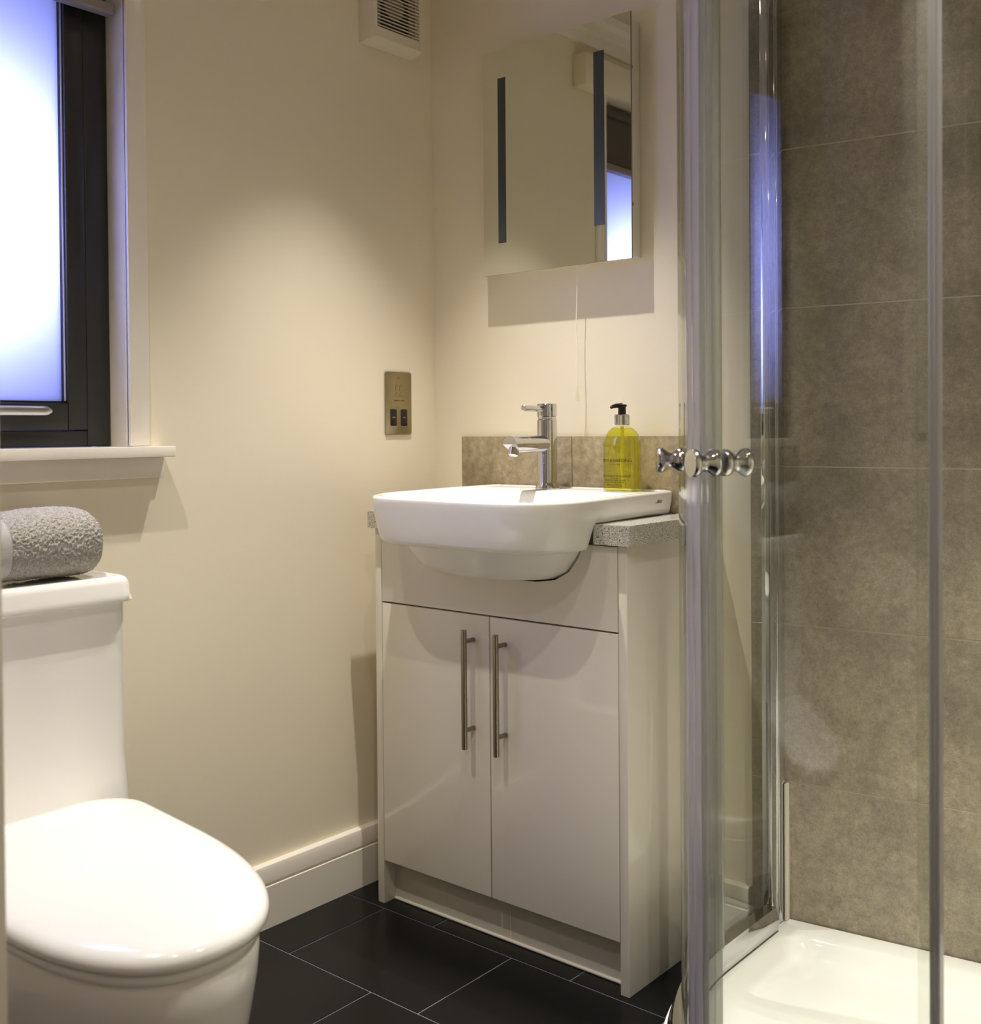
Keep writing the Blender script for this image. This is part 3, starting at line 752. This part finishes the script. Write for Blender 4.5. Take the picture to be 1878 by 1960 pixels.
# fixed panels
bm = newbm(); ro = QR + .002
strip(bm, [(QX - ro, -.03), (QX - ro, QY)] + arcp(ro, 0, 6, 3)[1:], [(QX - ro + g, -.03), (QX - ro + g, QY)] + arcp(ro - g, 0, 6, 3)[1:], GZ0, GZ1); pa = obj('fixed_panel', bm, m_glass, sh, 30)
bm = newbm()
strip(bm, arcp(ro, 87, 90, 3) + [(XR - .03, QY - ro)], arcp(ro - g, 87, 90, 3) + [(XR - .03, QY - ro + g)], GZ0, GZ1); obj('fixed_panel', bm, m_glass, sh, 30)
# curved sliding doors with their seals and knobs
rd = QR - .009
def seal(a0, a1, name, m, par, lips, ext=.0016):
    bm = newbm(); n = 28
    def rr(k, s): return rd + (ext if s > 0 else -g - ext) + s * .0012 * abs(math.sin(math.pi * k / n * lips))
    po = [(QX - rr(k, 1) * math.cos(R(a0 + (a1 - a0) * k / n)), QY - rr(k, 1) * math.sin(R(a0 + (a1 - a0) * k / n))) for k in range(n + 1)]
    pi_ = [(QX - rr(k, -1) * math.cos(R(a0 + (a1 - a0) * k / n)), QY - rr(k, -1) * math.sin(R(a0 + (a1 - a0) * k / n))) for k in range(n + 1)]
    strip(bm, po, pi_, GZ0 - .012, GZ1 + .012); return obj(name, bm, m, par, 30)
def knob(a, z, par):
    d = Vector((-math.cos(R(a)), -math.sin(R(a)), 0)); rot = Vector((1, 0, 0)).rotation_difference(d).to_matrix().to_4x4()
    Mk = Matrix.Translation((QX, QY, z)) @ rot
    P = [(0, 0), (.0150, 0), (.0172, .0012), (.0178, .004), (.0170, .008), (.0118, .0145), (.0108, .0175), (.0122, .0215), (.0168, .0275), (.0186, .0305), (.0186, .0345), (.0172, .0365), (0, .0372)]
    bm = newbm(); lathe(bm, (rd + .0008, 0, 0), P, 40, 'x', mtx=Mk); lathe(bm, (rd - g - .0008, 0, 0), [(r, -o) for r, o in P], 40, 'x', mtx=Mk)
    k = obj('knob', bm, m_chrome, par, 40)
    bm = newbm(); lathe(bm, (rd - g - .0007, 0, 0), [(0, 0), (.0182, 0), (.0182, .0006), (0, .0006)], 32, 'x', mtx=Mk); lathe(bm, (rd + .0001, 0, 0), [(0, 0), (.0182, 0), (.0182, .0006), (0, .0006)], 32, 'x', mtx=Mk)
    return k
bm = newbm(); strip(bm, arcp(rd, 1, 46.5, 36), arcp(rd - g, 1, 46.5, 36), GZ0 - .01, GZ1 + .01); dl = obj('sliding_door', bm, m_glass, sh, 30)
seal(41.6, 48.8, 'door_seal', m_seal, dl, 2)
seal(1.0, 3.2, 'door_seal', m_seal2, dl, 2)
bm = newbm(); strip(bm, arcp(rd, 51, 89, 36), arcp(rd - g, 51, 89, 36), GZ0 - .01, GZ1 + .01); d2 = obj('sliding_door', bm, m_glass, sh, 30)
seal(49.0, 53.6, 'door_seal', m_seal2, d2, 2)
seal(88.0, 89.1, 'door_seal', m_seal, d2, 2, .003)
knob(39.0, .976, dl); knob(54.3, .976, d2)
# wall profile: two chrome channels
bm = newbm(); box(bm, (PX - .013, -.0265, SZ0), (PX + .010, -.0008, SZ1), .002, 2); wp = obj('wall_profile', bm, m_chrome, sh)
bm = newbm(); box(bm, (PX - .011, -.056, SZ0 + .001), (PX + .008, -.0285, SZ1), .002, 2); obj('channel', bm, m_chrome, wp)
bm = newbm(); box(bm, (PX + .0105, -.0085, SZ0), (PX + .0145, -.0008 + back_y(PX), .345), .0005, 1); obj('reflection_strip', bm, m_caulk, wp)  # pale strip put in for a bright reflection low beside the channel
# rails
def rail(z0, z1, name):
    bm = newbm()
    path = [(PX, -.057), (PX, QY)] + arcp(QR, 0, 90, 48)[1:] + [(XR - .004, QY - QR)]
    nr = [(-1, 0), (-1, 0)] + [(-math.cos(R(90 * i / 48)), -math.sin(R(90 * i / 48))) for i in range(1, 49)] + [(0, -1)]
    hz = z1 - z0
    pf = [(-.019, 0), (.014, 0), (.016, .15), (.014, .45), (.010, .62), (.007, .75), (.0045, .98), (-.017, 1), (-.0185, .85), (-.0215, .62), (-.0235, .4), (-.0225, .15)]
    loft(bm, [[(x + nx * o, y + ny * o, z0 + hz * t) for o, t in pf] for (x, y), (nx, ny) in zip(path, nr)]); return obj(name, bm, m_chrome, sh, 25)
rail(SZ0, SZ0 + .044, 'bottom_rail'); rail(SZ1 - .034, SZ1, 'top_rail')
